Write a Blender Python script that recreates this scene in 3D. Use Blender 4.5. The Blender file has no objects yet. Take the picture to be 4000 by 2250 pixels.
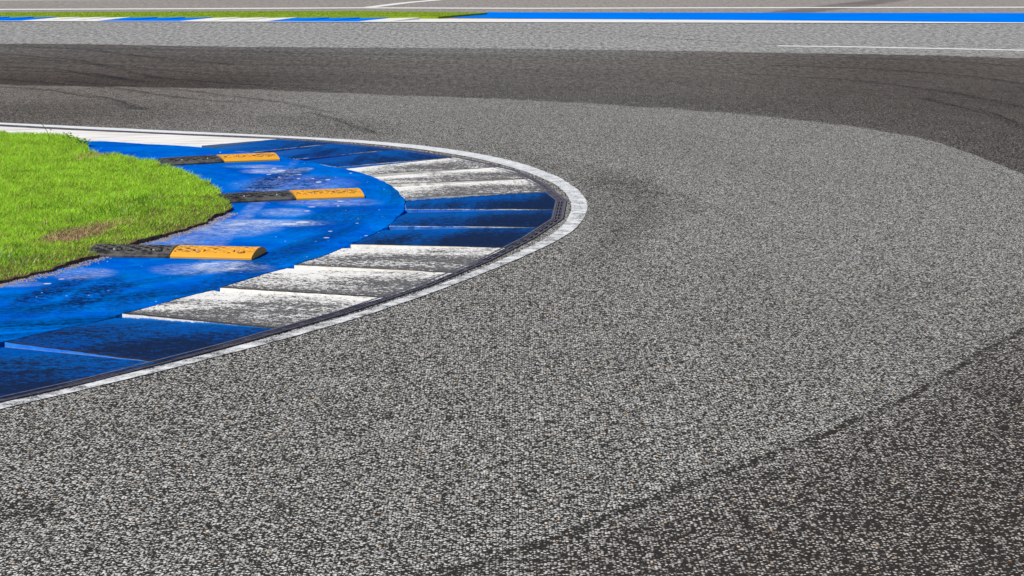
import bpy, bmesh, math, random
import numpy as np
from mathutils import Vector
from mathutils.geometry import delaunay_2d_cdt
R = math.radians
random.seed(7); rng = np.random.default_rng(7)
sc = bpy.context.scene
C = sc.collection

# ------------------------------------------------------------------ camera, sky, sun, exposure
FPX = 8900.0; HC = 2.0; TH = math.atan(1425 / FPX)
cam = bpy.data.cameras.new("camera"); camo = bpy.data.objects.new("camera", cam); C.objects.link(camo)
cam.sensor_width = 36; cam.lens = FPX / 4000 * 36; cam.clip_start = 0.1; cam.clip_end = 3000
camo.location = (0, 0, HC); camo.rotation_euler = (math.pi / 2 - TH, 0, 0)
sc.camera = camo
SUN_EL = 50; SUN_DIR = Vector((-0.76, -0.65, 0)).normalized()
w = bpy.data.worlds.new("World"); sc.world = w; w.use_nodes = True
nt = w.node_tree; bg = nt.nodes["Background"]; sky = nt.nodes.new("ShaderNodeTexSky")
sky.sky_type = 'NISHITA'; sky.sun_disc = False
sky.sun_elevation = R(SUN_EL); sky.sun_rotation = math.atan2(SUN_DIR.x, SUN_DIR.y)
nt.links.new(sky.outputs[0], bg.inputs[0]); bg.inputs[1].default_value = 0.07
sl = bpy.data.lights.new("sun", 'SUN'); sl.energy = 4.5; sl.angle = R(0.5); sl.color = (1, 0.95, 0.88)
so = bpy.data.objects.new("sun", sl); C.objects.link(so)
sv = Vector((SUN_DIR.x * math.cos(R(SUN_EL)), SUN_DIR.y * math.cos(R(SUN_EL)), math.sin(R(SUN_EL))))
so.rotation_euler = sv.to_track_quat('Z', 'Y').to_euler(); so.location = sv * 50
sc.view_settings.view_transform = 'Standard'; sc.view_settings.look = 'None'
sc.view_settings.exposure = 0.0; sc.view_settings.gamma = 1

AZ = 0.030      # apron height above the track
HI, LO, DZ = 0.032, 0.008, 0.005   # kerb tooth: raised edge, hollow, drain side
# ------------------------------------------------------------------ survey: photograph point -> place on the ground
def bp(u, v, z=0.0):
    x = (u - 2000) / FPX; y = -(v - 1125) / FPX
    d = (x, math.cos(TH) + y * math.sin(TH), -math.sin(TH) + y * math.cos(TH))
    t = (z - HC) / d[2]
    return (d[0] * t, d[1] * t)
def bps(pts, z=0.0): return [bp(u, v, z) for u, v in pts]

# ------------------------------------------------------------------ object helpers
def tag(o, label=None, cat=None, group=None, kind=None):
    if label: o['label'] = label
    if cat: o['category'] = cat
    if group: o['group'] = group
    if kind: o['kind'] = kind
    return o
def mesh_obj(name, verts, faces, mats, parent=None, midx=None, uv=None, smooth=False, loc=None):
    me = bpy.data.meshes.new(name)
    V = np.array(verts, dtype=float)
    if loc is not None: V = V - np.array(loc)
    me.from_pydata([tuple(v) for v in V], [], [tuple(f) for f in faces])
    for m in (mats if isinstance(mats, (list, tuple)) else [mats]): me.materials.append(m)
    if midx is not None: me.polygons.foreach_set('material_index', midx)
    if uv is not None:
        l = me.uv_layers.new(name='UVMap'); vi = np.empty(len(me.loops), dtype=np.int32)
        me.loops.foreach_get('vertex_index', vi)
        l.data.foreach_set('uv', np.array(uv, dtype=np.float32)[vi].ravel())
    if smooth: me.polygons.foreach_set('use_smooth', [True] * len(me.polygons))
    me.update()
    o = bpy.data.objects.new(name, me); C.objects.link(o)
    if loc is not None: o.location = loc
    if parent: o.parent = parent
    return o
def empty(name, loc=(0, 0, 0), rz=0):
    o = bpy.data.objects.new(name, None); C.objects.link(o); o.location = loc; o.rotation_euler = (0, 0, rz)
    o.empty_display_size = 0.2
    return o
def resample(poly, step):
    P = np.array(poly, float); d = np.r_[0, np.cumsum(np.linalg.norm(np.diff(P, axis=0), axis=1))]
    n = max(2, int(round(d[-1] / step)) + 1); t = np.linspace(0, d[-1], n)
    return np.stack([np.interp(t, d, P[:, i]) for i in range(P.shape[1])], 1)
def smooth_poly(poly, step=0.08, it=3):
    P = resample(poly, step)
    for _ in range(it):
        Q = P.copy(); Q[1:-1] = (P[:-2] + 2 * P[1:-1] + P[2:]) / 4; P = Q
    return P
def inpoly(px, py, poly):
    poly = np.array(poly); c = np.zeros(len(px), bool); x0, y0 = poly[-1]
    for x1, y1 in poly:
        m = ((y1 > py) != (y0 > py)) & (px < (x0 - x1) * (py - y1) / ((y0 - y1) + 1e-12) + x1)
        c ^= m; x0, y0 = x1, y1
    return c
def fill(poly, z, inner=None, zf=None):
    n = len(poly); vs = [Vector(p) for p in poly]
    if inner is not None: vs += [Vector(p) for p in inner]
    r = delaunay_2d_cdt(vs, [], [list(range(n))], 1 if inner is None else 2, 1e-5)
    ov = [(v.x, v.y, zf(v.x, v.y) if zf else z) for v in r[0]]
    return ov, [list(f) for f in r[2]]
def sheet(name, poly, z, mat, depth=0.0, inner=None, zf=None):
    vs, fs = fill(poly, z, inner, zf)
    a = np.array(vs)
    for i, f in enumerate(fs):
        p = a[f]
        if np.cross(p[1, :2] - p[0, :2], p[2, :2] - p[0, :2]) < 0: fs[i] = f[::-1]
    if depth:
        area = sum(poly[i - 1][0] * poly[i][1] - poly[i][0] * poly[i - 1][1] for i in range(len(poly)))
        pl = list(poly) if area > 0 else list(poly)[::-1]
        b = len(vs); n = len(pl)
        for x, y in pl: vs.append((x, y, zf(x, y) if zf else z)); vs.append((x, y, z - depth))
        for i in range(n):
            j = (i + 1) % n; fs.append([b + 2 * i + 1, b + 2 * j + 1, b + 2 * j, b + 2 * i])
    return mesh_obj(name, vs, fs, mat)
def strip(name, A, B, z, mat, parent=None):
    n = len(A); vs = [(a[0], a[1], z) for a in A] + [(b[0], b[1], z) for b in B]
    fs = []
    for i in range(n - 1):
        q = [i, n + i, n + i + 1, i + 1]
        p = [vs[k] for k in q]
        if (p[1][0] - p[0][0]) * (p[2][1] - p[0][1]) - (p[1][1] - p[0][1]) * (p[2][0] - p[0][0]) < 0: q = q[::-1]
        fs.append(q)
    L = np.r_[0, np.cumsum([math.dist(A[i], A[i + 1]) for i in range(n - 1)])]
    uv = [(l, 0) for l in L] + [(l, 1) for l in L]
    return mesh_obj(name, vs, fs, mat, parent, uv=uv)

# ------------------------------------------------------------------ node helpers
class M:
    def __init__(s, name):
        s.m = bpy.data.materials.new(name); s.m.use_nodes = True; s.t = s.m.node_tree; s.t.nodes.clear()
        s.out = s.t.nodes.new('ShaderNodeOutputMaterial')
        g = s.t.nodes.new('ShaderNodeNewGeometry'); s.pos = V(s, g.outputs['Position']); s.nrm = V(s, g.outputs['Normal'])
    def node(s, ty, **k):
        n = s.t.nodes.new(ty)
        for a, b in k.items(): setattr(n, a, b)
        return n
    def put(s, sock, v):
        if isinstance(v, V): s.t.links.new(v.s, sock)
        elif isinstance(v, (tuple, list)) and len(v) == 3 and sock.type == 'RGBA': sock.default_value = (*v, 1)
        else: sock.default_value = v
    def math(s, op, a, b=0.0, c=0.0):
        n = s.node('ShaderNodeMath', operation=op)
        for i, x in enumerate((a, b, c)): s.put(n.inputs[i], x)
        return V(s, n.outputs[0])
    def vec(s, x, y, z):
        n = s.node('ShaderNodeCombineXYZ')
        for i, q in enumerate((x, y, z)): s.put(n.inputs[i], q)
        return V(s, n.outputs[0])
    def xyz(s, v):
        n = s.node('ShaderNodeSeparateXYZ'); s.put(n.inputs[0], v); return [V(s, o) for o in n.outputs]
    def rgb(s, v):
        n = s.node('ShaderNodeSeparateColor'); s.put(n.inputs[0], v); return [V(s, n.outputs[i]) for i in range(3)]
    def noise(s, v, scale, detail=4, rough=0.6, dist=0.0):
        n = s.node('ShaderNodeTexNoise'); s.put(n.inputs['Vector'], v); n.inputs['Scale'].default_value = scale
        n.inputs['Detail'].default_value = detail; n.inputs['Roughness'].default_value = rough; n.inputs['Distortion'].default_value = dist
        return V(s, n.outputs[0])
    def voro(s, v, scale, feature='F1'):
        n = s.node('ShaderNodeTexVoronoi', feature=feature); s.put(n.inputs['Vector'], v); n.inputs['Scale'].default_value = scale
        return V(s, n.outputs['Distance']), (V(s, n.outputs['Color']) if feature != 'DISTANCE_TO_EDGE' else None)
    def ss(s, x, a, b, lo=0.0, hi=1.0):
        n = s.node('ShaderNodeMapRange', interpolation_type='SMOOTHSTEP')
        for i, q in enumerate((x, a, b, lo, hi)): s.put(n.inputs[i], q)
        return V(s, n.outputs[0])
    def mix(s, f, a, b, mode='MIX'):
        n = s.node('ShaderNodeMix', data_type='RGBA', blend_type=mode)
        s.put(n.inputs[0], f); s.put(n.inputs[6], a); s.put(n.inputs[7], b); return V(s, n.outputs[2])
    def lerp(s, f, a, b): return (1 - f) * a + f * b if not isinstance(f, V) else f * (b - a) + a
    def curve(s, x, pts, x0, x1, y0, y1):
        n = s.node('ShaderNodeFloatCurve'); c = n.mapping.curves[0]
        n.mapping.use_clip = True
        P = [((a - x0) / (x1 - x0), (b - y0) / (y1 - y0)) for a, b in pts]
        c.points[0].location = P[0]; c.points[1].location = P[-1]
        for q in P[1:-1]: c.points.new(*q)
        for q in c.points: q.handle_type = 'AUTO'
        n.mapping.update(); s.put(n.inputs['Value'], (x - x0) / (x1 - x0))
        return V(s, n.outputs[0]) * (y1 - y0) + y0
    def blob(s, cx, cy, rx, ry, ang=0.0, soft=0.9, p=None):
        X, Y, _ = s.P if p is None else p
        ca, sa = math.cos(ang), math.sin(ang)
        u = ((X - cx) * ca + (Y - cy) * sa) / rx; v = ((Y - cy) * ca - (X - cx) * sa) / ry
        return s.ss(u * u + v * v, 1.0 + soft, 1.0 - soft)
    def uv(s):
        n = s.node('ShaderNodeUVMap'); n.uv_map = 'UVMap'; return s.xyz(V(s, n.outputs[0]))
    def attr(s, name):
        n = s.node('ShaderNodeAttribute'); n.attribute_name = name; return V(s, n.outputs['Fac']), V(s, n.outputs['Color'])
    def bump(s, h, dist=0.003, strength=0.8):
        n = s.node('ShaderNodeBump'); n.inputs['Strength'].default_value = strength; n.inputs['Distance'].default_value = dist
        s.put(n.inputs['Height'], h); return V(s, n.outputs[0])
    def bsdf(s, col, rough=0.8, spec=0.3, bump=None, metal=0.0, link=True):
        n = s.node('ShaderNodeBsdfPrincipled'); s.put(n.inputs['Base Color'], col); s.put(n.inputs['Roughness'], rough)
        n.inputs['Specular IOR Level'].default_value = spec; n.inputs['Metallic'].default_value = metal
        if bump is not None: s.put(n.inputs['Normal'], bump)
        if link: s.t.links.new(n.outputs[0], s.out.inputs[0])
        return V(s, n.outputs[0])
class V:
    def __init__(s, m, sock): s.m = m; s.s = sock
    def __add__(s, o): return s.m.math('ADD', s, o)
    __radd__ = __add__
    def __mul__(s, o): return s.m.math('MULTIPLY', s, o)
    __rmul__ = __mul__
    def __sub__(s, o): return s.m.math('SUBTRACT', s, o)
    def __rsub__(s, o): return s.m.math('SUBTRACT', o, s)
    def __truediv__(s, o): return s.m.math('DIVIDE', s, o)
    def clamp(s): return s.m.math('MINIMUM', s.m.math('MAXIMUM', s, 0.0), 1.0)
    def max(s, o): return s.m.math('MAXIMUM', s, o)
    def min(s, o): return s.m.math('MINIMUM', s, o)
    def pow(s, o): return s.m.math('POWER', s, o)
def bendcoord(m):            # coordinates that follow the bend: across, along
    X, Y, Z = m.P
    a = X + 3.5; b = (Y - 16.3) * 0.62
    r = m.math('SQRT', a * a + b * b); th = m.math('ARCTAN2', b, a)
    return r, th

# ------------------------------------------------------------------ materials
def stones(m, scale=92):
    d, c = m.voro(m.pos, scale); r, g, b = m.rgb(c)
    return d, r, g, b
def mat_asphalt():
    m = M('asphalt'); m.P = m.xyz(m.pos); X, Y, Z = m.P
    d, r, g, b = stones(m)
    n1 = m.noise(m.pos, 26, 3, 0.7); n0 = m.noise(m.vec(X * 1.0, Y * 0.22, 0), 13, 5, 0.9); n2 = m.noise(m.pos, 5, 4, 0.65); n3 = m.noise(m.pos, 0.45, 3, 0.5)
    nw = m.noise(m.pos, 2.5, 4, 0.6)
    # paving lanes
    up = m.curve(X, BAND_UP, -14, 14, 20, 45); lo = m.curve(X, BAND_LO, -14, 14, 10, 45)
    e = (nw - 0.5)
    band = m.ss(Y + e * 0.6, up + 0.10, up - 0.10) * m.ss(Y + e * 0.5, lo - 0.12, lo + 0.14)
    lowsoft = m.ss(Y + e * 1.5, lo - 0.2, lo + 1.2)
    cr = m.curve(X, CORNER, -14, 14, 0, 25)
    corner = m.ss(Y + e * 0.6, cr + 0.10, cr - 0.35) * 0.55 + m.ss(Y + e * 0.6, cr + 0.3, cr - 1.9) * 0.5
    seam = m.ss(m.math('ABSOLUTE', Y - cr + (nw - 0.5) * 0.16 + (n1 - 0.5) * 0.06), 0.075, 0.02) * m.ss(n2, 0.34, 0.52) * m.ss(X, -0.6, 0.9, 0.7, 1.0)
    seam2 = m.ss(m.math('ABSOLUTE', Y - lo + e * 0.22), 0.05, 0.0) * m.ss(nw, 0.42, 0.55) * m.ss(X, 0.6, 1.6)
    # rubber laid along the bend
    rr, th = bendcoord(m)
    st = m.noise(m.vec(rr * 3.0, th * 1.2, 0.0), 1.0, 5, 0.65)
    st2 = m.noise(m.vec(X * 0.10 + Y * 0.05, Y * 2.2 + X * 0.75, 0.0), 1.0, 4, 0.7)
    dark = band * m.ss(m.math('ABSOLUTE', X - 0.3), 1.0, 5.0, 0.60, 0.80) + corner * 0.50 + seam * 0.78 + seam2 * 0.5
    dark = dark + band * m.ss(st2, 0.45, 0.75) * 0.22 * m.ss(X, 3.0, -4.0)
    for cx, cy, a, bb, ang, k in STAINS:
        dark = dark + m.blob(cx, cy, a, bb, ang, 0.95) * k * m.ss(n2, 0.25, 0.62)
    dark = dark + (st - 0.5) * 0.35 + (n3 - 0.5) * 0.28
    dark = dark + m.ss(X, -1.5, -5.5) * m.ss(Y, 31.0, 29.0) * m.ss(Y, 21.0, 24.0) * 0.34
    dark = dark.clamp()
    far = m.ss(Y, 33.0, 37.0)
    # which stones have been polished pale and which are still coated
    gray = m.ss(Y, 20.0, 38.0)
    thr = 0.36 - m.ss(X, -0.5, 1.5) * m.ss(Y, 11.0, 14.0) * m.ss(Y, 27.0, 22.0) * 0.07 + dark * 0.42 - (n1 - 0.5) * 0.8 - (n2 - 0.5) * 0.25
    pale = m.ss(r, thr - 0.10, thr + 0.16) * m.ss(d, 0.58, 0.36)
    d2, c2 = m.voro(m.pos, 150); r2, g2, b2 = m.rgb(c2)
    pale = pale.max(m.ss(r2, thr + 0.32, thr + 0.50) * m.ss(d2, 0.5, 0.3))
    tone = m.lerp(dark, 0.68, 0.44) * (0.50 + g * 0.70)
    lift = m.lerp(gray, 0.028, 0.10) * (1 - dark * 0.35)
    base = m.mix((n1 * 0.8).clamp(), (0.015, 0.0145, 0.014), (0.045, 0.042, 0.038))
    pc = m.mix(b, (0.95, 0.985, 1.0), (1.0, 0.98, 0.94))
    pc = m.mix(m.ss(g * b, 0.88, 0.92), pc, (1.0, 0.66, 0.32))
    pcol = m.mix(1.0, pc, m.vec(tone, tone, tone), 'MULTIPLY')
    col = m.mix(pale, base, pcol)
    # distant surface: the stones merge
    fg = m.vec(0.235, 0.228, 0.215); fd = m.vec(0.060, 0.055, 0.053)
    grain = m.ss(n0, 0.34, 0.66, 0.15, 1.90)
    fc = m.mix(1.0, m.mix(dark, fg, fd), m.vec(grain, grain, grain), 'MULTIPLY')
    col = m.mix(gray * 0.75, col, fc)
    brown = m.mix((corner * 0.30 + band * m.ss(X, 1.0, 5.0) * 0.35 + band * m.ss(X, -2.0, -6.0) * 0.3 + dark * 0.15 + m.ss(X, -1.5, -5.0) * 0.4 * m.ss(Y, 33.0, 30.0)).clamp(), (1.0, 0.985, 0.96), (1.0, 0.85, 0.78))
    col = m.mix(1.0, col, brown, 'MULTIPLY')
    # gritty margin beside the kerb drain
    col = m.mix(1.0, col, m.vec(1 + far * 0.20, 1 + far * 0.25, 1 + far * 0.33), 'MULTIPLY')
    h = m.ss(d, 0.6, 0.15) * (0.5 + r * 0.5)
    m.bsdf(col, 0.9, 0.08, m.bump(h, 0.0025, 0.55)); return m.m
def mat_runoff():
    m = M('runoff_asphalt'); m.P = m.xyz(m.pos); X, Y, Z = m.P
    n = m.noise(m.vec(X, Y * .15, 0), 10, 5, 0.9); n2 = m.noise(m.vec(X * 0.2, Y * 1.4, 0), 1.0, 4, 0.6)
    c = m.mix(m.ss(n, 0.3, 0.7), (0.17, 0.155, 0.142), (0.36, 0.335, 0.31))
    c = m.mix(m.ss(n2, 0.4, 0.75) * 0.35, c, (0.2, 0.18, 0.17))
    x0, y0 = bp(2980, 62); x1, y1 = bp(3450, 3)
    a = math.atan2(y1 - y0, x1 - x0)
    bl = m.blob((x0 + x1) / 2, (y0 + y1) / 2, 9, 0.55, a, 0.6)
    c = m.mix(bl * m.ss(n2, 0.2, 0.5) * 0.7, c, (0.10, 0.085, 0.078))
    m.bsdf(c, 0.9, 0.2); return m.m
def mat_line(worn=0.5, name='line_paint'):
    m = M(name); m.P = m.xyz(m.pos); X, Y, Z = m.P
    d, r, g, b = stones(m)
    n = m.noise(m.pos, 9, 4, 0.7); n1 = m.noise(m.pos, 40, 3, 0.7)
    near = m.ss(Y, 19.0, 10.0) * 0.20
    pit = m.ss(d + (n1 - 0.5) * 0.5, 0.44 - near * 0.9, 0.60 - near * 0.6) * m.ss(n, 0.62, 0.36) * worn * 1.6
    pit = pit.clamp() * m.ss(Y, 24.0, 16.0)
    base = m.mix(n, (0.62, 0.65, 0.69), (0.78, 0.79, 0.79))
    base = m.mix(m.ss(m.noise(m.pos, 3.0, 4, 0.7), 0.5, 0.72) * 0.45 * m.ss(Y, 24.0, 15.0), base, (0.40, 0.42, 0.46))
    c = m.mix(pit, base, (0.07, 0.068, 0.065))
    m.bsdf(c, 0.7, 0.3, m.bump(m.ss(d, 0.6, 0.2), 0.002, 0.5)); return m.m
def mat_plainwhite():
    m = M('white_paint'); n = m.noise(m.pos, 6, 4, 0.6)
    m.bsdf(m.mix(m.ss(n, 0.35, 0.8), (0.80, 0.80, 0.78), (0.66, 0.65, 0.62)), 0.6, 0.3); return m.m
BLUE = (0.0, 0.165, 0.70); BLUE_D = (0.0, 0.090, 0.56)
def scuffs(m):
    s_ = None
    for cx, cy, a, b_, ang, k in SCUFF:
        q = m.blob(cx, cy, a, b_, ang, 0.85) * k; s_ = q if s_ is None else s_.max(q)
    return s_
def mat_apron():
    m = M('apron_blue_paint'); m.P = m.xyz(m.pos); X, Y, Z = m.P
    n = m.noise(m.pos, 1.6, 5, 0.6); nf = m.noise(m.pos, 30, 5, 0.75); nm = m.noise(m.pos, 7, 5, 0.7)
    nh = m.noise(m.vec(X * 0.8, Y * 1.0, 0), 90, 2, 0.7)
    rr, th = bendcoord(m)
    st = m.noise(m.vec(rr * 7.0, th * 1.6, 0), 1.0, 5, 0.7)
    c = m.mix(m.ss(n, 0.35, 0.68), BLUE_D, BLUE)
    c = m.mix(m.ss(nm, 0.48, 0.72) * 0.6, c, (0.0, 0.22, 0.60))
    mo = m.noise(m.vec(X * 0.75, Y * 1.1, 0), 16, 6, 0.85)
    c = m.mix(m.ss(mo, 0.50, 0.70) * m.ss(n, 0.7, 0.3, 0.35, 0.8), c, (0.0, 0.030, 0.26))
    # dull grey-blue haze of scrubbed paint towards the kerb
    sc_ = m.ss(rr, 2.2, 3.4) * m.ss(Y, 22.5, 21.0)
    c = m.mix(m.ss(st + (nf - 0.5) * 0.5, 0.36, 0.62) * (0.30 + sc_ * 0.62), c, (0.0, 0.066, 0.25))
    c = m.mix(m.ss(st * 0.6 + nf * 0.4, 0.52, 0.62) * (0.15 + sc_ * 0.75), c, (0.002, 0.018, 0.055))
    w_ = None
    for cx, cy, a, b_, ang, k in WEAR:
        q = m.blob(cx, cy, a, b_, ang, 0.95) * k; w_ = q if w_ is None else w_.max(q)
    haze = (w_ * m.ss(nm * 0.55 + nf * 0.45, 0.62 - 0.0, 0.34)).clamp()
    c = m.mix(haze * 0.92, c, (0.58, 0.65, 0.70))
    w2 = m.ss(nm * 0.5 + nf * 0.5 + w_ * 0.10, 0.635, 0.69) * m.ss(n, 0.42, 0.6)
    c = m.mix(w2 * 0.8, c, (0.60, 0.66, 0.78))
    c = m.mix((scuffs(m) * m.ss(nm * 0.35 + nf * 0.65, 0.40, 0.56)).clamp(), c, (0.004, 0.016, 0.085))
    ch = None
    for cx, cy, a, b_, ang, k in CHIPS:
        q = m.blob(cx, cy, a, b_, ang, 0.7) * k; ch = q if ch is None else ch.max(q)
    c = m.mix(0.6 * m.ss(ch + (nf - 0.5) * 1.4, 0.45, 0.75), c, (0.74, 0.76, 0.80))
    sp, sc2 = m.voro(m.pos, 26); q = m.rgb(sc2)[0]
    c = m.mix(m.ss(sp, 0.16, 0.08) * m.ss(q, 0.955, 0.965), c, (0.75, 0.78, 0.8))
    m.bsdf(c, m.lerp(nf, 0.85, 1.0), 0.0, m.bump(nf + nh * 0.4, 0.0025, 0.5)); return m.m
def mat_block(kind):
    m = M('kerb_' + kind + '_paint'); m.P = m.xyz(m.pos); X, Y, Z = m.P
    s, t, _ = m.uv()
    lf = m.noise(m.vec(X * 0.6 + Y * 0.1, Y * 1.3, 0), 2.6, 4, 0.6, 0.4); nf = m.noise(m.pos, 34, 6, 0.8); ff = m.noise(m.vec(X, Y * .8, Z), 75, 3, 0.8)
    rr, th = bendcoord(m); st = m.noise(m.vec(rr * 6.0, th * 1.5, 0), 1.0, 4, 0.65)
    te = t + (nf - 0.5) * 0.02
    if kind == 'white':
        base = m.mix(nf, (0.84, 0.83, 0.80), (0.72, 0.72, 0.71))
        dens = m.ss(t, 1.0, 0.45) * 0.42 + m.ss(s, 0.0, 0.65) * 0.20 + (lf - 0.5) * 1.25 + m.ss(t, 0.13, 0.03) * 0.45 * m.ss(lf, 0.3, 0.6) + (st - 0.5) * 0.35 - 0.02
        dens = dens.min(0.72)
        f2 = m.ss(nf * 0.7 + ff * 0.3, 0.36, 0.66)
        k = m.ss(dens + 0.06 - f2, -0.14, 0.12)
        c = m.mix(k * 0.95, base, (0.035, 0.035, 0.040))
        c = m.mix(m.ss(dens, 0.0, 0.7) * 0.14, c, (0.30, 0.30, 0.32))
    elif kind == 'clean':
        base = m.mix(m.ss(m.noise(m.vec(X + Y * 0.6, (Y - X * 0.6) * 9.0, 0), 1.0, 4, 0.6), 0.42, 0.7), (0.80, 0.79, 0.77), (0.50, 0.47, 0.45))
        c = m.mix(m.ss(nf, 0.6, 0.75) * 0.3, base, (0.55, 0.52, 0.48))
    else:
        base = m.mix(m.ss(lf, 0.3, 0.7), (0.0, 0.070, 0.36), (0.0, 0.115, 0.46))
        near = m.ss(Y, 20.3, 18.5)
        mo2 = m.noise(m.vec(X * 0.7, Y, 0), 55, 4, 0.85)
        dens = m.ss(t, 1.0, 0.35) * 0.45 + m.ss(s, 0.1, 0.9) * 0.35 + (st - 0.5) * 1.3 + (lf - 0.5) * 0.7 + 0.16
        dens = dens * m.lerp(near, 0.55, 0.92) - 0.04
        mo = m.noise(m.vec(X * 0.8, Y * 1.1, 0), 22, 6, 0.85)
        f2 = m.ss(mo * 0.6 + nf * 0.3 + ff * 0.1, 0.34, 0.66)
        dens = dens.min(0.86)
        c = m.mix(m.ss(dens - f2, -0.25, 0.25) * 0.95, base, (0.009, 0.014, 0.032))
        c = m.mix(m.ss(mo * 0.4 + mo2 * 0.6, 0.47, 0.60) * 0.65, c, (0.002, 0.020, 0.09))
        c = m.mix(m.ss(mo2, 0.40, 0.28) * 0.5, c, (0.0, 0.12, 0.48))
        c = m.mix(m.ss(nf + (ff - 0.5) * 0.3, 0.66, 0.76) * 0.35, c, (0.05, 0.16, 0.50))
        c = m.mix(m.ss(Y, 18.8, 20.3) * m.ss(t, 0.35, 0.95) * m.ss(s, 0.75, 0.1) * 0.15, c, (0.10, 0.22, 0.42))
        c = m.mix((scuffs(m) * m.ss(nf, 0.35, 0.5)).clamp() * 0.8, c, (0.004, 0.014, 0.07))
    if kind != 'clean':
        c = m.mix(m.ss(te, 0.05, 0.022) * m.ss(nf, 0.35, 0.5) * 0.85, c, (0.03, 0.028, 0.026))
        c = m.mix(m.ss(te, 0.020, 0.012) * m.ss(lf + nf * 0.6, 0.75, 0.85) * m.ss(s, 0.92, 0.7) * m.ss(Y, 12.6, 13.2), c, (0.66, 0.62, 0.52))
    m.bsdf(c, 0.9, 0.02, m.bump(nf, 0.003, 0.5)); return m.m
def mat_face(kind):
    m = M('kerb_face_' + kind); m.P = m.xyz(m.pos); X, Y, Z = m.P
    nf = m.noise(m.pos, 45, 5, 0.7); n = m.noise(m.pos, 8, 4, 0.7)
    s, v, _ = m.uv(); up = Z - (LO * (1 - s) + DZ * s); hb = (1 - v) * 0.19
    if kind == 'white': c = m.mix(m.ss(nf, 0.5, 0.8), (0.84, 0.82, 0.77), (0.62, 0.56, 0.46))
    elif kind == 'mixed':
        c = m.mix(m.ss(nf, 0.5, 0.8), (0.84, 0.82, 0.77), (0.62, 0.56, 0.46))
        c = m.mix(m.ss(Z + (nf - 0.5) * 0.02 + (n - 0.5) * 0.02, 0.017, 0.011), c, (0.01, 0.17, 0.5))
    else:
        c = m.mix(m.ss(n, 0.4, 0.7), (0.008, 0.19, 0.78), (0.02, 0.27, 0.72))
        c = m.mix(m.ss(up + (nf - 0.5) * 0.014, 0.005, 0.001) * 0.7, c, (0.20, 0.27, 0.38))
        c = m.mix(m.ss(nf * 0.6 + n * 0.4, 0.60, 0.64) * 0.8, c, (0.015, 0.03, 0.07))
        c = m.mix(m.ss(hb + (n - 0.5) * 0.008, 0.0035, 0.0015) * m.ss(nf, 0.42, 0.52) * m.ss(Y, 12.6, 13.2), c, (0.70, 0.68, 0.60))
    m.bsdf(c, 0.75, 0.3, m.bump(nf, 0.004, 0.6)); return m.m
def mat_drain():
    m = M('cast_grate'); n = m.noise(m.pos, 20, 4, 0.7); n2 = m.noise(m.pos, 90, 3, 0.7)
    c = m.mix(m.ss(n, 0.3, 0.7), (0.060, 0.055, 0.078), (0.125, 0.118, 0.150))
    c = m.mix(m.ss(n2, 0.66, 0.74), c, (0.40, 0.38, 0.36))
    m.bsdf(c, 0.55, 0.5, m.bump(n2, 0.001, 0.4)); return m.m
def mat_simple(name, c1, c2, scale=20, rough=0.85, spec=0.2, bd=0.0):
    m = M(name); n = m.noise(m.pos, scale, 4, 0.7)
    m.bsdf(m.mix(m.ss(n, 0.3, 0.7), c1, c2), rough, spec, m.bump(n, bd, 0.7) if bd else None); return m.m
def mat_rubber(orange):
    m = M('orange_rubber' if orange else 'black_rubber'); pk, _ = m.attr('pocket'); pit, _ = m.attr('pit')
    n = m.noise(m.pos, 11, 4, 0.7); nf = m.noise(m.pos, 60, 4, 0.7)
    if orange:
        c = m.mix(n, (0.70, 0.31, 0.016), (0.76, 0.39, 0.035))
        c = m.mix((pk * m.ss(n, 0.44, 0.56) * m.ss(nf, 0.32, 0.5)).clamp(), c, (0.035, 0.022, 0.016))
        c = m.mix(m.ss(nf + n * 0.3, 0.86, 0.90), c, (0.10, 0.05, 0.02))
        c = m.mix(pit * 0.55, c, (0.12, 0.05, 0.012))  # shade inside the bolt pits, painted into the orange
    else:
        c = m.mix(n, (0.006, 0.006, 0.007), (0.013, 0.0125, 0.013))
        c = m.mix((1 - pk) * m.ss(n, 0.3, 0.6) * 0.8, c, (0.13, 0.125, 0.115))
        c = m.mix(m.ss(nf * 0.6 + n * 0.4, 0.64, 0.69) * 0.6, c, (0.30, 0.31, 0.31))
        c = m.mix(pit * m.ss(nf, 0.5, 0.4) * 0.8, c, (0.006, 0.006, 0.006))  # pit shade put into the black rubber's colour as well
    m.bsdf(c, 0.6 if orange else 0.5, 0.4, m.bump(nf, 0.001, 0.4)); return m.m
def mat_blade(name='grass_blades'):
    m = M(name); _, col = m.attr('tint')
    p = m.bsdf(col, 0.55, 0.25, link=False)
    tr = m.node('ShaderNodeBsdfTranslucent'); m.put(tr.inputs[0], col)
    mx = m.node('ShaderNodeMixShader'); mx.inputs[0].default_value = 0.5
    m.t.links.new(p.s, mx.inputs[1]); m.t.links.new(tr.outputs[0], mx.inputs[2]); m.t.links.new(mx.outputs[0], m.out.inputs[0])
    return m.m
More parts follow.
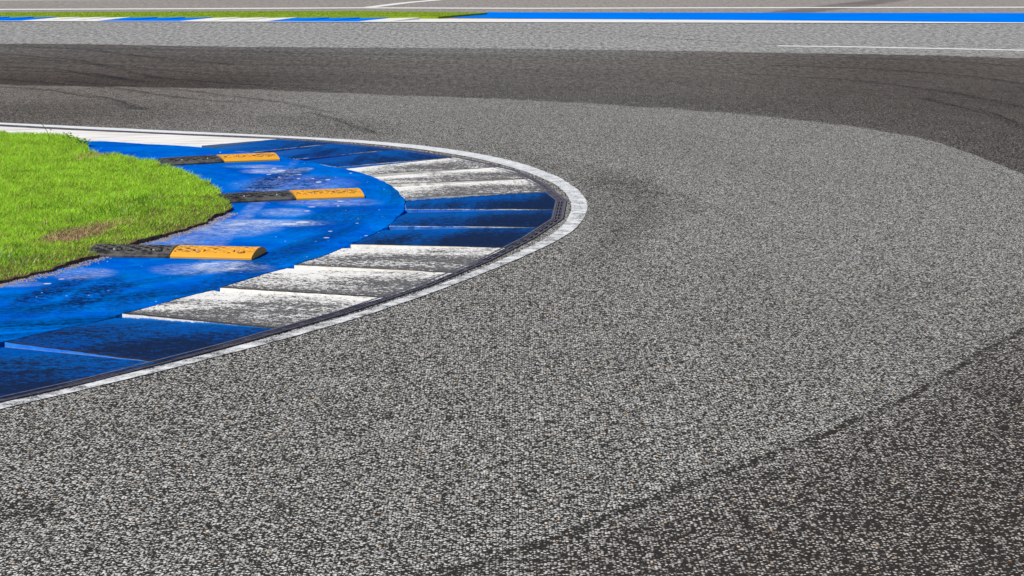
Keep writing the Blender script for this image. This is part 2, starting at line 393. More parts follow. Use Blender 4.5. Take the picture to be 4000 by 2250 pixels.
def mat_skid():
    m = M('tyre_rubber_film'); u, v, _ = m.uv(); m.P = m.xyz(m.pos)
    n = m.noise(m.vec(u * 0.5, v * 1.2, 0), 1.6, 4, 0.6); nf = m.noise(m.pos, 60, 3, 0.7)
    edge = m.ss(m.math('ABSOLUTE', v - 0.5), 0.5, 0.25)
    ve = m.noise(m.vec(u * 0.15, v * 9.0, 0), 1.0, 2, 0.6)
    a = edge * m.ss(n, 0.25, 0.70) * m.ss(nf, 0.25, 0.65) * m.ss(ve, 0.30, 0.60) * 0.85
    p = m.bsdf((0.022, 0.020, 0.020), 0.7, 0.3, link=False)
    tr = m.node('ShaderNodeBsdfTransparent'); mx = m.node('ShaderNodeMixShader'); m.put(mx.inputs[0], a)
    m.t.links.new(tr.outputs[0], mx.inputs[1]); m.t.links.new(p.s, mx.inputs[2]); m.t.links.new(mx.outputs[0], m.out.inputs[0])
    return m.m

# ------------------------------------------------------------------ surveyed outlines
def crv(pts): return [bp(u, v) for u, v in pts]
BAND_UP = [(-14, 37.6)] + crv([(0, 170), (1000, 183), (2000, 190), (3000, 205), (4000, 228)]) + [(14, 25.0)]
BAND_LO = [(-14, 33.0)] + crv([(0, 330), (800, 345), (1500, 370), (2400, 410), (3000, 455), (3400, 505), (3750, 580), (4000, 690)]) + [(6.5, 12.0), (14, 10.5)]
CORNER = [(-14, 1.0), (-3, 4.8)] + crv([(1700, 2250), (2100, 2128), (2458, 1985), (2856, 1835), (3026, 1780), (3368, 1632), (3538, 1558), (3750, 1430), (4000, 1290)]) + [(5, 14.5), (14, 22)]
def sg(u0, v0, u1, v1, w, k):
    a = bp(u0, v0, AZ); b = bp(u1, v1, AZ); return ((a[0] + b[0]) / 2, (a[1] + b[1]) / 2, math.dist(a, b) / 2, w, math.atan2(b[1] - a[1], b[0] - a[0]), k)
def st_(u, v, a, b, ang, k): x, y = bp(u, v); return (x, y, a, b, ang, k)
STAINS = [st_(2420, 780, 0.30, 2.0, -0.05, 0.30), st_(2330, 690, 0.25, 2.2, 0.30, 0.22), st_(2480, 900, 0.22, 1.8, -0.25, 0.16), st_(1280, 490, 0.6, 1.3, 0.5, 0.30), st_(300, 440, 1.6, 1.5, -0.4, 0.28),
          st_(2600, 560, 0.5, 2.5, 0.1, 0.12), st_(100, 1990, 0.10, 0.15, 0, 0.5)]
def wr(u, v, wpx, hpx, k, ang=0.0):
    x, y = bp(u, v, AZ); x1, _ = bp(u + wpx / 2, v, AZ); _, y1 = bp(u, v - hpx / 2, AZ)
    return (x, y, x1 - x, y1 - y, ang, k)
WEAR = [wr(1010, 590, 150, 12, .7), wr(1075, 668, 220, 18, 1), wr(1100, 700, 60, 10, .8), wr(1010, 872, 460, 26, 1.0), wr(1040, 868, 300, 18, 1.0), wr(900, 890, 330, 60, .75),
        wr(1110, 830, 180, 30, .6), wr(880, 1040, 300, 36, 1), wr(760, 1050, 280, 40, .6), wr(1290, 790, 320, 30, .5), wr(1030, 740, 160, 12, .6),
        wr(1190, 660, 60, 10, .9), wr(640, 850, 300, 80, .6), wr(1150, 720, 400, 60, .35), wr(700, 940, 300, 60, .45), wr(1000, 650, 200, 12, .6),
        wr(330, 1070, 200, 40, .5), wr(1000, 800, 60, 300, .35), wr(1140, 682, 70, 8, 1), wr(60, 1110, 200, 20, .5)]
CHIPS = [wr(u, v, w_ * .8, h_ * .62, 1.0) for u, v, w_, h_ in [(1100, 666, 44, 7), (1070, 657, 24, 5), (1168, 681, 22, 4), (1245, 711, 30, 9), (1222, 698, 16, 5), (1281, 702, 26, 6), (1166, 698, 18, 6), (1050, 681, 24, 5), (1090, 692, 14, 4),
         (1290, 739, 30, 6), (1330, 786, 34, 6), (1321, 804, 14, 5), (1290, 903, 22, 5), (1275, 928, 30, 6), (1218, 808, 40, 5), (1200, 824, 30, 6), (1250, 770, 16, 5), (1370, 675, 14, 5), (990, 652, 16, 4), (860, 594, 8, 5), (1085, 589, 14, 5), (1180, 868, 70, 10),
         (1130, 875, 90, 10), (905, 1048, 40, 6), (820, 1030, 90, 5), (185, 1108, 40, 8), (240, 1090, 30, 6), (1395, 872, 16, 4), (1430, 915, 20, 5)]]
SCUFF = [sg(60, 1197, 328, 1083, .10, 1), sg(260, 1215, 455, 1083, .10, 1), sg(340, 1175, 520, 1105, .07, .9), sg(420, 1215, 600, 1130, .09, .5), sg(960, 765, 1180, 655, .16, .95), sg(1080, 790, 1260, 690, .14, .6),
         sg(1140, 622, 1200, 594, .07, .9), sg(1225, 612, 1312, 570, .08, .9), sg(1180, 574, 1206, 551, .07, .8), sg(1100, 580, 1150, 552, .06, .5), sg(1395, 630, 1430, 590, .06, .8), sg(1470, 610, 1440, 570, .05, .7),
         sg(1250, 560, 1225, 590, .05, .6), sg(640, 985, 760, 940, .07, .6), sg(1180, 905, 1420, 800, .2, .6), sg(620, 1240, 1100, 1010, .10, .5), sg(700, 1165, 1320, 900, .12, .6), sg(0, 1260, 300, 1180, .08, .5), sg(1540, 650, 1500, 600, .08, .5)]

w_in_px = [(0, 1575), (193, 1539), (359, 1497), (524, 1456), (700, 1414), (893, 1363), (1086, 1312), (1224, 1274), (1400, 1224), (1576, 1166), (1714, 1115), (1852, 1062), (2000, 998), (2102, 950), (2162, 914), (2210, 868), (2232, 829), (2232, 793), (2210, 754), (2162, 716), (2066, 676), (1969, 646), (1872, 622), (1752, 600), (1614, 580), (1421, 560.7), (1200, 544.7), (972, 533), (700, 522.5), (272, 502), (0, 487)]
w_out_px = [(0, 1600), (193, 1556), (359, 1517), (524, 1477), (700, 1434), (893, 1384), (1086, 1334), (1224, 1294), (1400, 1244), (1576, 1185), (1714, 1136), (1852, 1083), (2000, 1024), (2162, 950), (2247, 898), (2283, 853), (2297.6, 805), (2288, 778.7), (2259, 742.5), (2186, 694), (2066, 648), (1969, 621.7), (1872, 602.4), (1752, 582.8), (1614, 566), (1421, 549.7), (1200, 537), (972, 525.8), (700, 513.4), (272, 493), (0, 480.3)]
din_px = [(0, 1556), (166, 1521.6), (304, 1487), (469, 1448), (621, 1415), (893, 1338), (1086, 1284.3), (1224, 1243), (1300, 1222), (1438, 1180), (1576, 1140), (1714, 1088.8), (1852, 1029.4), (2000, 956), (2061, 918.8), (2114, 881), (2162, 853.6), (2178, 781), (2106.8, 722), (2012.6, 670), (1900, 642), (1800, 620.5), (1766, 614.5), (1614, 589.7), (1476, 574), (1243, 551.6), (1083, 543.5), (700, 526.5), (272, 507.5), (0, 493)]
dout_px = [(0, 1569), (193, 1535), (359, 1491), (524, 1450), (700, 1409), (893, 1354), (1086, 1304), (1224, 1263), (1400, 1210), (1576, 1156), (1714, 1102.6), (1852, 1047), (2000, 978.4), (2065.7, 942), (2138, 900), (2199.8, 854.8), (2214, 782), (2135.7, 720.8), (2024.6, 667.6), (1900, 635), (1800, 617), (1614, 587), (1476, 571.8), (1243, 549.6), (1083, 541), (700, 523.9), (272, 504.5), (0, 490)]
in_px = [(11, 1338), (138, 1308), (248, 1283), (359, 1262), (453, 1241), (480, 1226), (588, 1200), (700, 1167), (783, 1146), (832.5, 1135), (854.6, 1125.6), (948, 1099), (1059, 1063.5), (1122, 1048), (1147, 1037), (1268.6, 1000), (1341, 968.7), (1369, 956.3), (1465.6, 913.5), (1493, 898), (1518, 884.5), (1556, 848), (1585, 818.8), (1583, 795), (1581, 776), (1567, 762), (1556, 745.7), (1528.5, 723), (1503.6, 710), (1443, 684), (1393, 670), (1332.5, 656), (1283, 649), (1238, 638), (1167.4, 624), (1080, 609), (990.8, 596), (863, 583), (800.5, 576), (700, 569), (543, 561), (421, 552.5), (323, 550), (0, 541)]
def extend(P, a, b): return np.vstack([a, P, b])
nearx = [(-3.35, 7.4), (-5.2, 4.4), (-9.0, -1.0), (-16, -10)]; farx = [(-8.2, 24.4), (-13, 26.6), (-22, 29.5), (-40, 33)]
def side(poly, d):           # offset of the extension points
    return [(x - d[0], y - d[1]) for x, y in poly]
W_in = smooth_poly(extend(bps(w_in_px), side(nearx, (-0.02, 0.02))[::-1], farx), 0.10)
W_out_ = smooth_poly(extend(bps(w_out_px), side(nearx, (-0.14, 0.06))[::-1], side(farx, (0, -0.16))), 0.10)
D_out = extend(bps(dout_px, 0.0), side(nearx, (0.03, 0))[::-1], side(farx, (0.0, 0.12)))
D_in = np.array(bps(din_px, DZ))
tops = {(11, 1338), (480, 1226), (854.6, 1125.6), (1147, 1037), (1369, 956.3), (1518, 884.5), (1585, 818.8), (1581, 776), (1528.5, 723), (1443, 684), (1332.5, 656), (1167.4, 624), (990.8, 596), (800.5, 576)}
inz = []; ti = [i for i, p in enumerate(in_px) if p in tops]; assert len(ti) == len(tops)
for i, p in enumerate(in_px):
    if i in ti: inz.append(HI); continue
    if i > ti[-1]: inz.append(HI); continue
    a = max(k for k in ti if k < i); b = min(k for k in ti if k > i)
    la = math.dist(in_px[a], p); lb = math.dist(p, in_px[b]); inz.append(HI + (LO - HI) * (la / (la + lb)) ** 0.9)
I3 = np.array([(*bp(u, v, z), z) for (u, v), z in zip(in_px, inz)]); I_ = I3[:, :2]

# ------------------------------------------------------------------ the setting: ground sheets
soil_m = mat_simple('soil', (0.05, 0.030, 0.016), (0.22, 0.145, 0.09), 30, 0.95, 0.1, 0.01)
crumb_m = mat_simple('dry_crumbs', (0.30, 0.22, 0.14), (0.62, 0.52, 0.42), 60, 0.9)
tag(mesh_obj('ground', [(-700, -300, -0.17), (700, -300, -0.17), (700, 1100, -0.17), (-700, 1100, -0.17)], [(0, 1, 2, 3)], soil_m), kind='structure')
asp = mat_asphalt()
yk = bp(0, 84.5)[1]; yk1 = bp(4000, 93)[1]
xk0, xk1 = bp(0, 84.5)[0], bp(4000, 93)[0]
def yfront(x): return yk + (x - xk0) / (xk1 - xk0) * (yk1 - yk)
outline = [tuple(p) for p in D_out] + [(-60, 33), (-60, yfront(-60) + .6), (60, yfront(60) + .6), (60, -12), (-16, -12)]
# the two ends of the drain line already stand outside the frame
track = sheet('race_track', outline, 0.0, asp, 0.16); tag(track, kind='structure')

lm = mat_line(0.62)
n = 220
def pair(A, B):
    A2 = A; out = []
    for a in A2:
        best = None
        for p, q in zip(B[:-1], B[1:]):
            d = q - p; t = np.clip(np.dot(a - p, d) / np.dot(d, d), 0, 1); c = p + t * d; L = np.linalg.norm(c - a)
            if best is None or L < best[0]: best = (L, c)
        out.append(best[1])
    return A2, np.array(out)
A, B = pair(W_out_, W_in)
jit = rng.normal(0, 0.0015, (len(A), 2)); A = A + jit; B = B + rng.normal(0, 0.0015, (len(B), 2))
tag(strip('track_edge_line', A, B, 0.004, lm), kind='structure')

# apron slab (its crumbling edge follows the kerb)
ap_m = mat_apron()
Ie = resample(I_, 0.03); nrm_ = np.gradient(Ie, axis=0); nrm_ = np.stack([-nrm_[:, 1], nrm_[:, 0]], 1); nrm_ /= np.linalg.norm(nrm_, axis=1)[:, None]
jj = 0.002 + np.abs(np.convolve(rng.normal(0, 1, len(Ie) + 4), np.ones(5) / 5, 'same')[2:-2]) * 0.016
Ie = Ie + nrm_ * jj[:, None]
I3r = resample(I3, 0.02)
def apron_z(x, y):
    d = np.hypot(I3r[:, 0] - x, I3r[:, 1] - y); i = int(np.argmin(d)); t = min(1.0, d[i] / 0.32); t = t * t * (3 - 2 * t)
    return I3r[i, 2] * (1 - t) + AZ * t + 0.0015 * (1 - t)
inn = []
for off in (0.03, 0.07, 0.12, 0.18, 0.25, 0.34):
    Q = Ie[::2] + nrm_[::2] * off
    inn += [tuple(q) for q in Q]
ap_poly = [tuple(p) for p in Ie] + [(-9, 21.4), (-20, 23), (-40, 26), (-40, -20), (-20, -17), (-11, -2.0), (-6.2, 5.2), (-3.6, 9.6)]
inn = np.array(inn); inn = inn[inpoly(inn[:, 0], inn[:, 1], ap_poly)]
inn = [tuple(q) for q in inn if np.min(np.hypot(Ie[:, 0] - q[0], Ie[:, 1] - q[1])) > 0.02]
apron = sheet('blue_apron', ap_poly, AZ, ap_m, 0.2, inner=inn, zf=apron_z); tag(apron, kind='structure')

# ------------------------------------------------------------------ near kerb: saw-toothed blocks
bound = [  # inner end, outer end, colour of the block that starts here (near edge) going away
    ((-1000, 1577), (-700, 1710), 'blue', 'blue'),
    ((-460, 1447), (-200, 1599), 'blue', 'blue'),
    ((11, 1338), (615, 1416), 'blue', 'blue'),
    ((480, 1226.2), (1086, 1285.7), 'white', 'mixed'),
    ((854.6, 1125.6), (1504, 1163.3), 'white', 'white'),
    ((1147, 1037.3), (1761, 1066), 'white', 'white'),
    ((1369, 956.3), (1976, 968.7), 'blue', 'white'),
    ((1518, 884.5), (2103, 889), 'blue', 'blue'),
    ((1585, 818.8), (2171, 818.5), 'blue', 'blue'),
    ((1581, 776), (2141, 751), 'white', 'mixed'),
    ((1528.5, 721), (2066, 699), 'white', 'white'),
    ((1443, 683), (1945, 653), 'white', 'white'),
    ((1321, 652.5), (1771, 615.6), 'blue', 'blue'),
    ((1167.4, 622), (1560, 583), 'blue', 'blue'),
    ((990.8, 595), (1330, 559), 'blue', 'blue'),
    ((800.5, 574), (1083, 543.5), 'clean', 'white'),
    ((-250, 535), (-700, 468), None, None)]
km = {k: mat_block(k) for k in ('white', 'blue', 'clean')}; kf = {k: mat_face(k) for k in ('white', 'blue', 'mixed')}
Ifull = resample(np.vstack([bp(-1100, 1600, AZ), bp(-260, 1400, AZ), I_, bp(-250, 535, AZ)]), 0.01)
Dfull = resample(np.vstack([bp(-1100, 1793, DZ), D_in, bp(-700, 468, DZ)]), 0.01)
def idx(P, p): return int(np.argmin(np.linalg.norm(P - np.array(p), axis=1)))
kroot = empty('racing_kerb', (*bp(1800, 800), 0))
tag(kroot, 'saw-toothed blue and white racing kerb curving round the blue apron beside the tyre-marked track', 'kerb')
klab = {'white': 'white painted kerb block blackened by tyre rubber', 'blue': 'blue painted kerb block darkened by tyre rubber', 'clean': 'long clean white kerb block beyond the lawn'}
for i in range(len(bound) - 1):
    a, b, colr, face = bound[i]; a2, b2, _, _ = bound[i + 1]
    i0, i1 = idx(Ifull, bp(*a, AZ)), idx(Ifull, bp(*a2, AZ)); j0, j1 = idx(Dfull, bp(*b, DZ)), idx(Dfull, bp(*b2, DZ))
    NT, NS = (40, 24) if i < len(bound) - 2 else (60, 12)
    vs = []; uv = []
    hi, lo_ = HI, LO
    if colr == 'clean': hi, lo_ = HI + 0.014, HI + 0.006
    tt = np.linspace(0, 1, NT + 1)
    for t in tt:
        pi = Ifull[int(round(i0 + (i1 - i0) * t))]; pj = Dfull[int(round(j0 + (j1 - j0) * t))]
        if t < 1e-6: pass
        for k in range(NS + 1):
            s = k / NS; p = pi * (1 - s) + pj * s
            z = (hi * (1 - t) + lo_ * t) * (1 - s) + DZ * s + 0.003 * math.sin(s * 3.1) * math.sin(t * 3.1)
            if k == 0: p = p + rng.normal(0, .0025, 2)
            if t == 0: p = p + rng.normal(0, .003, 2); z += -abs(rng.normal(0, .0006))
            vs.append((p[0], p[1], z)); uv.append((s, t))
    W = NS + 1; fs = []; mi = []
    for r_ in range(NT):
        for k in range(NS): fs.append((r_ * W + k, r_ * W + k + 1, (r_ + 1) * W + k + 1, (r_ + 1) * W + k)); mi.append(0)
    # front face and the sides
    def skirt(loop, m_):
        b0 = len(vs)
        for q in loop:
            x, y, z = vs[q]; vs.append((x, y, z)); uv.append((uv[q][0], 1)); vs.append((x, y, -0.169)); uv.append((uv[q][0], 0))
        for q in range(len(loop) - 1): fs.append((b0 + 2 * q, b0 + 2 * q + 1, b0 + 2 * q + 3, b0 + 2 * q + 2)); mi.append(m_)
    skirt(list(range(W)), 1); skirt([r_ * W for r_ in range(NT, -1, -1)], 1); skirt([r_ * W + NS for r_ in range(NT + 1)], 1)
    c0 = np.mean(np.array(vs)[:W * (NT + 1)], axis=0); c0[2] = 0
    o = mesh_obj('kerb_block', vs, fs, [km[colr], kf[face]], None, mi, uv)
    V0 = np.array(kroot.location)
    o.data.transform(__import__('mathutils').Matrix.Translation(-kroot.location)); o.parent = kroot
    o['label'] = klab[colr]

# ------------------------------------------------------------------ drain along the kerb
dm = mat_drain(); trough_m = mat_simple('trough', (0.010, 0.010, 0.011), (0.022, 0.020, 0.020), 20, 0.9)
def boxes(bl):
    vs = []; fs = []
    for x0, x1, y0, y1, z0, z1 in bl:
        b = len(vs); vs += [(x, y, z) for z in (z0, z1) for y in (y0, y1) for x in (x0, x1)]
        fs += [tuple(b + q for q in f) for f in ((0, 2, 3, 1), (4, 5, 7, 6), (0, 1, 5, 4), (2, 6, 7, 3), (0, 4, 6, 2), (1, 3, 7, 5))]
    return vs, fs
mid = []
for p in [bp(u, v, .006) for u, v in dout_px] :
    mid.append(p)
mid = np.array(mid)
mid = np.vstack([bp(-1100, 1815, .006), mid, bp(-500, 466, .006)])
corn = [bp(2199.8, 854.8, .006), bp(2214, 782, .006), bp(2135.7, 720.8, .006), bp(2024.6, 667.6, .006)]
fine = resample(mid, 0.005)
def march(start, step_sign, L=1.0):
    i = idx(fine, start); pts = [fine[i]]; cur = fine[i]
    while 0 < i < len(fine) - 1:
        i += step_sign
        if np.linalg.norm(fine[i] - cur) >= L: cur = fine[i]; pts.append(cur)
    return pts
down = march(corn[0], -1); up_ = march(corn[3], 1)
chain = [tuple(p) for p in down[::-1]] + corn[1:3] + [tuple(p) for p in up_]
Wd = 0.082
def dlabel(i, n, k_ap):
    if i == k_ap: return 'drain grate at the very tip of the bend beside the darkest blue blocks'
    return None
cols = []
for i in range(len(chain) - 1):
    a = np.array(chain[i]); b = np.array(chain[i + 1]); L = np.linalg.norm(b - a); d = (b - a) / L
    root = empty('drain_channel', (a[0], a[1], 0.0), math.atan2(d[1], d[0]))
    cols.append((root, (a + b) / 2))
    # local x along the channel, local +y towards the kerb (left of travel)
    g = 0.003
    bl = [(g, L - g, 0.0, 0.010, -0.03, 0.009), (g, L - g, Wd - 0.014, Wd, -0.03, 0.007), (g, L - g, 0.010, 0.018, -0.03, 0.003), (g, L - g, 0.0395, 0.0465, -0.03, 0.0025), (g, L - g, Wd - 0.024, Wd - 0.0141, -0.03, 0.0025)]
    nb = 6
    for q in range(nb + 1):
        xc = g + (L - 2 * g) * q / nb; ww = 0.022 if q % 2 == 0 else 0.012
        bl.append((max(g + .0005, xc - ww), min(L - g - .0005, xc + ww), 0.0181, Wd - 0.0242, -0.03, 0.0010))
    vs, fs = boxes(bl); mesh_obj('grate', vs, fs, dm, root)
    vs, fs = boxes([(0.001, L - .001, 0.001, 0.004, -0.13, -0.0305), (0.001, L - .001, Wd - .004, Wd - .001, -0.13, -0.0305), (0.001, L - .001, 0.0041, Wd - 0.0041, -0.13, -0.10)])
    mesh_obj('trough', vs, fs, trough_m, root)
nd = len(cols)
tip = min(range(nd), key=lambda i: (cols[i][1][0] - 0.39) ** 2 + (cols[i][1][1] - 15.85) ** 2)
def ordw(k): return ['first', 'second', 'third', 'fourth', 'fifth', 'sixth', 'seventh', 'eighth', 'ninth', 'tenth', 'eleventh', 'twelfth', 'thirteenth', 'fourteenth', 'fifteenth', 'sixteenth'][k]
for i, (r_, c) in enumerate(cols):
    if i == tip: l = 'dark drain grate at the tip of the bend, seen end-on along its square slots'
    elif i < tip: l = 'dark drain grate with long slots, %s nearer the viewer from the tip of the bend' % ordw(tip - i - 1)
    else: l = 'dark drain grate behind the kerb, %s beyond the tip of the bend' % ordw(i - tip - 1)
    tag(r_, l, 'drain grate', 'drain grates set end to end along the kerb')

# ------------------------------------------------------------------ rubber speed bumps
ML, MW, MH = 0.50, 0.35, 0.05
def bump_module(orange, end_left, end_right):
    nx, ny = 130, 96
    xs = np.linspace(0, ML, nx + 1); ys = np.linspace(0, MW, ny + 1); X, Y = np.meshgrid(xs, ys)
    u = Y / MW
    prof = 0.011 + (MH - 0.011) * np.clip(np.sin(np.pi * np.clip(u, 0, 1)), 0, 1) ** 0.72
    p1 = (X / 0.085 + (Y - .03) / 0.060) % 1.0; p2 = (X / 0.085 - (Y - .03) / 0.060) % 1.0
    rib = np.maximum(np.abs(p1 - .5), np.abs(p2 - .5)) * 2     # 1 on a rib line
    pocket = np.clip((0.80 - rib) / 0.12, 0, 1)
    inner = np.clip((np.minimum(Y, MW - Y) - 0.045) / 0.006, 0, 1) * np.clip((np.minimum(X, ML - X) - 0.008) / 0.006, 0, 1)
    pocket *= inner
    Z = prof - 0.0042 * pocket
    groove = np.clip(1 - np.abs(np.minimum(Y, MW - Y) - 0.035) / 0.004, 0, 1); Z -= 0.002 * groove
    for sgn in (0, 1):
        for fx, fw, dz in ((0.285, 0.019, 0.022), (0.41, 0.018, 0.014), (0.77, 0.019, 0.022), (0.895, 0.018, 0.014)):
            yc = 0.088 if sgn == 0 else MW - 0.088
            m_ = np.clip((fw * 1.0 - np.maximum(np.abs(X - fx * ML), np.abs(Y - yc) * 0.9)) / 0.004, 0, 1)
            wedge = np.clip((X - fx * ML + fw) / (2 * fw), 0, 1) if dz < .02 else 0.0
            pocket = pocket * (1 - m_); inpit = np.maximum(inpit, m_) if sgn or fx > .3 else m_; Z = Z - m_ * (dz + (0.012 * (1 - wedge) if dz < .02 else 0))
    vs = list(zip(X.ravel(), Y.ravel(), Z.ravel())); W = nx + 1; fs = []
    for j in range(ny):
        for i in range(nx): fs.append((j * W + i, j * W + i + 1, (j + 1) * W + i + 1, (j + 1) * W + i))
    pk = list(pocket.ravel())
    per = [i for i in range(W)] + [j * W + nx for j in range(1, ny + 1)] + [ny * W + i for i in range(nx - 1, -1, -1)] + [j * W for j in range(ny - 1, 0, -1)]
    b0 = len(vs)
    for q in per: x, y, z = vs[q]; vs.append((x, y, 0.0)); pk.append(0)
    for k in range(len(per)):
        k2 = (k + 1) % len(per); fs.append((per[k], b0 + k, b0 + k2, per[k2]))
    o = mesh_obj('rubber_section', vs, fs, mat_or if orange else mat_bk)
    b_ = o.data.attributes.new('pit', 'FLOAT', 'POINT'); b_.data.foreach_set('value', np.r_[inpit.ravel(), np.zeros(len(pk) - inpit.size)].astype(np.float32))
    a = o.data.attributes.new('pocket', 'FLOAT', 'POINT'); a.data.foreach_set('value', np.array(pk, dtype=np.float32))
    o['label'] = 'orange painted half, paint worn through' if orange else 'bare black rubber half'
    bolts = []
    for fx in (0.285, 0.77):
        for yc in (0.088, MW - 0.088):
            bm = bmesh.new()
            bmesh.ops.create_cone(bm, cap_ends=True, segments=20, radius1=0.012, radius2=0.011, depth=0.003)
            r2 = bmesh.ops.create_cone(bm, cap_ends=True, segments=6, radius1=0.0075, radius2=0.007, depth=0.010)
            bmesh.ops.translate(bm, verts=r2['verts'], vec=(0, 0, 0.0062))
            me = bpy.data.meshes.new('bolt'); bm.to_mesh(me); bm.free(); me.materials.append(steel)
            bo = bpy.data.objects.new('bolt', me); C.objects.link(bo); bo.parent = o
            bo.location = (fx * ML, yc, 0.011 + (MH - 0.011) * math.sin(math.pi * yc / MW) ** 0.72 - 0.0125)
            bolts.append(bo)
    return o
mat_or = mat_rubber(True); mat_bk = mat_rubber(False)
steel = M('bolt_steel'); steel.bsdf((0.72, 0.72, 0.70), 0.35, 0.5, metal=0.3); steel = steel.m
bspec = [((663, 1008.5), -9.0, 3.0, 'nearest black and orange speed bump, its orange end face in shade'),
         ((1158, 782), 16.5, 6.0, 'middle black and orange rubber speed bump, its orange end pointing at the kerb teeth'),
         ((877.3, 635.7), 21.5, 10.0, 'farthest black and orange rubber speed bump, its black end sunk in the grass')]
proto = None
for (px, yaw, rel, lab) in bspec:
    root = empty('speed_bump', (*bp(*px, AZ + .001), AZ + .0012), R(yaw))
    if px[1] < 700: root.scale = (0.95, 1, 1)
    tag(root, lab, 'speed bump', 'rubber speed bumps across the blue apron')
    if proto is None:
        so_ = bump_module(True, False, True); sb_ = bump_module(False, True, False); proto = (so_, sb_)
        parts = [so_, sb_]
    else:
        parts = []
        for s_ in proto:
            c = s_.copy(); C.objects.link(c)
            for ch in list(s_.children):
                d_ = ch.copy(); C.objects.link(d_); d_.parent = c
            parts.append(c)
    parts[0].parent = root; parts[1].parent = root
    parts[0].location = (0.001, 0, 0)
    parts[1].location = (-ML * math.cos(R(rel)) - 0.004, -ML * math.sin(R(rel)), 0); parts[1].rotation_euler = (0, 0, R(rel))

# ------------------------------------------------------------------ lawn
near_edge = [(883, 836), (845, 852), (806, 869), (760, 890), (717, 903), (660, 922), (607, 938), (530, 957), (450, 985), (359, 1012), (290, 1033), (221, 1054), (165, 1071), (110, 1084), (55, 1098), (0, 1108), (-120, 1140)]
far_edge = [(0, 506), (81, 515), (190, 519), (272, 526), (312, 534), (330, 548), (350, 577), (394, 587), (462, 592), (503, 606), (557, 618), (601, 625), (684, 645), (773, 683), (844, 727), (889, 760), (902, 798)]
lawn = [bp(u, v, AZ + .042) for u, v in far_edge] + [bp(u, v, AZ) for u, v in near_edge]
lawn = [(-9, 21.2)] + [(-6.6, 21.3)] + lawn + [(-4.6, 10.4), (-7.2, 6.2), (-12, -1), (-20, -14), (-38, -14), (-38, 24)]
LP = resample(lawn[1:-6], 0.05); LP = LP + np.convolve(rng.normal(0, 1, len(LP) * 2 + 8), np.ones(4) / 4, 'same')[4:-4].reshape(-1, 2) * 0.026
lawn_poly = [tuple(lawn[0])] + [tuple(p) for p in LP] + [tuple(p) for p in lawn[-6:]]
gx, gy = np.meshgrid(np.arange(-7.5, -1.8, 0.11), np.arange(8, 22, 0.11)); gx = gx.ravel() + rng.uniform(-.03, .03, gx.size); gy = gy.ravel() + rng.uniform(-.03, .03, gy.size)
ins = inpoly(gx, gy, lawn_poly)
def lawn_z(x, y): return AZ + 0.020 + 0.007 * math.sin(x * 5.1 + 1.3 * math.sin(y * 3.3)) * math.sin(y * 4.3 + x)
soil = sheet('lawn_soil', lawn_poly, AZ + .02, soil_m, 0.03, inner=[(a, b) for a, b in zip(gx[ins], gy[ins])], zf=lawn_z)
tag(soil, kind='structure')
def blades(name, bx, by, bz, h, wd, tint, mat, lean=0.5, seg=2, lean_dir=None):
    n = len(bx); a = rng.uniform(0, 2 * np.pi, n); ca, sa = np.cos(a), np.sin(a)
    la = rng.uniform(0, 2 * np.pi, n) if lean_dir is None else lean_dir
    lx, ly = np.cos(la), np.sin(la); ln = h * rng.uniform(0.1, 1.0, n) * lean
    V_ = np.zeros((n, 5, 3))
    for k, (f, wf) in enumerate(((0, 1), (0.55, 0.75), (1, 0))):
        cx = bx + lx * ln * f * f; cy = by + ly * ln * f * f; cz = bz + h * f * (1 - 0.15 * f)
        if k < 2:
            V_[:, 2 * k, 0] = cx - ca * wd * wf; V_[:, 2 * k, 1] = cy - sa * wd * wf; V_[:, 2 * k, 2] = cz
            V_[:, 2 * k + 1, 0] = cx + ca * wd * wf; V_[:, 2 * k + 1, 1] = cy + sa * wd * wf; V_[:, 2 * k + 1, 2] = cz
        else: V_[:, 4, 0] = cx; V_[:, 4, 1] = cy; V_[:, 4, 2] = cz
    base = (np.arange(n) * 5)[:, None]
    quads = base + np.array([0, 1, 3, 2]); tris = base + np.array([2, 3, 4])
    me = bpy.data.meshes.new(name); me.vertices.add(n * 5); me.vertices.foreach_set('co', V_.ravel())
    li = np.concatenate([quads.ravel(), tris.ravel()]); me.loops.add(len(li)); me.loops.foreach_set('vertex_index', li.astype(np.int32))
    me.polygons.add(2 * n); ls = np.concatenate([np.arange(n) * 4, n * 4 + np.arange(n) * 3]).astype(np.int32)
    me.polygons.foreach_set('loop_start', ls); me.update(calc_edges=True)
    ca_ = me.color_attributes.new('tint', 'FLOAT_COLOR', 'POINT')
    c4 = np.ones((n, 5, 4), np.float32); c4[:, :, :3] = tint[:, None, :]; ca_.data.foreach_set('color', c4.ravel())
    me.materials.append(mat); o = bpy.data.objects.new(name, me); C.objects.link(o); return o
def vnoise(x, y, s, seed=0):
    r = np.random.default_rng(seed); T = r.random((128, 128)); X = x * s + 1000; Y = y * s + 1000
    xi = np.floor(X).astype(int); yi = np.floor(Y).astype(int); fx = X - xi; fy = Y - yi; fx = fx * fx * (3 - 2 * fx); fy = fy * fy * (3 - 2 * fy)
    g = lambda i, j: T[i % 128, j % 128]
    return (g(xi, yi) * (1 - fx) + g(xi + 1, yi) * fx) * (1 - fy) + (g(xi, yi + 1) * (1 - fx) + g(xi + 1, yi + 1) * fx) * fy
bm_ = mat_blade()
NB = 460000
bx = rng.uniform(-7.2, -1.7, NB); by = rng.uniform(8.2, 21.6, NB)
k_ = inpoly(bx, by, lawn_poly) & ~((by > 9) & (bx < -5.9 + 0) & (by < 15))
bx, by = bx[k_], by[k_]
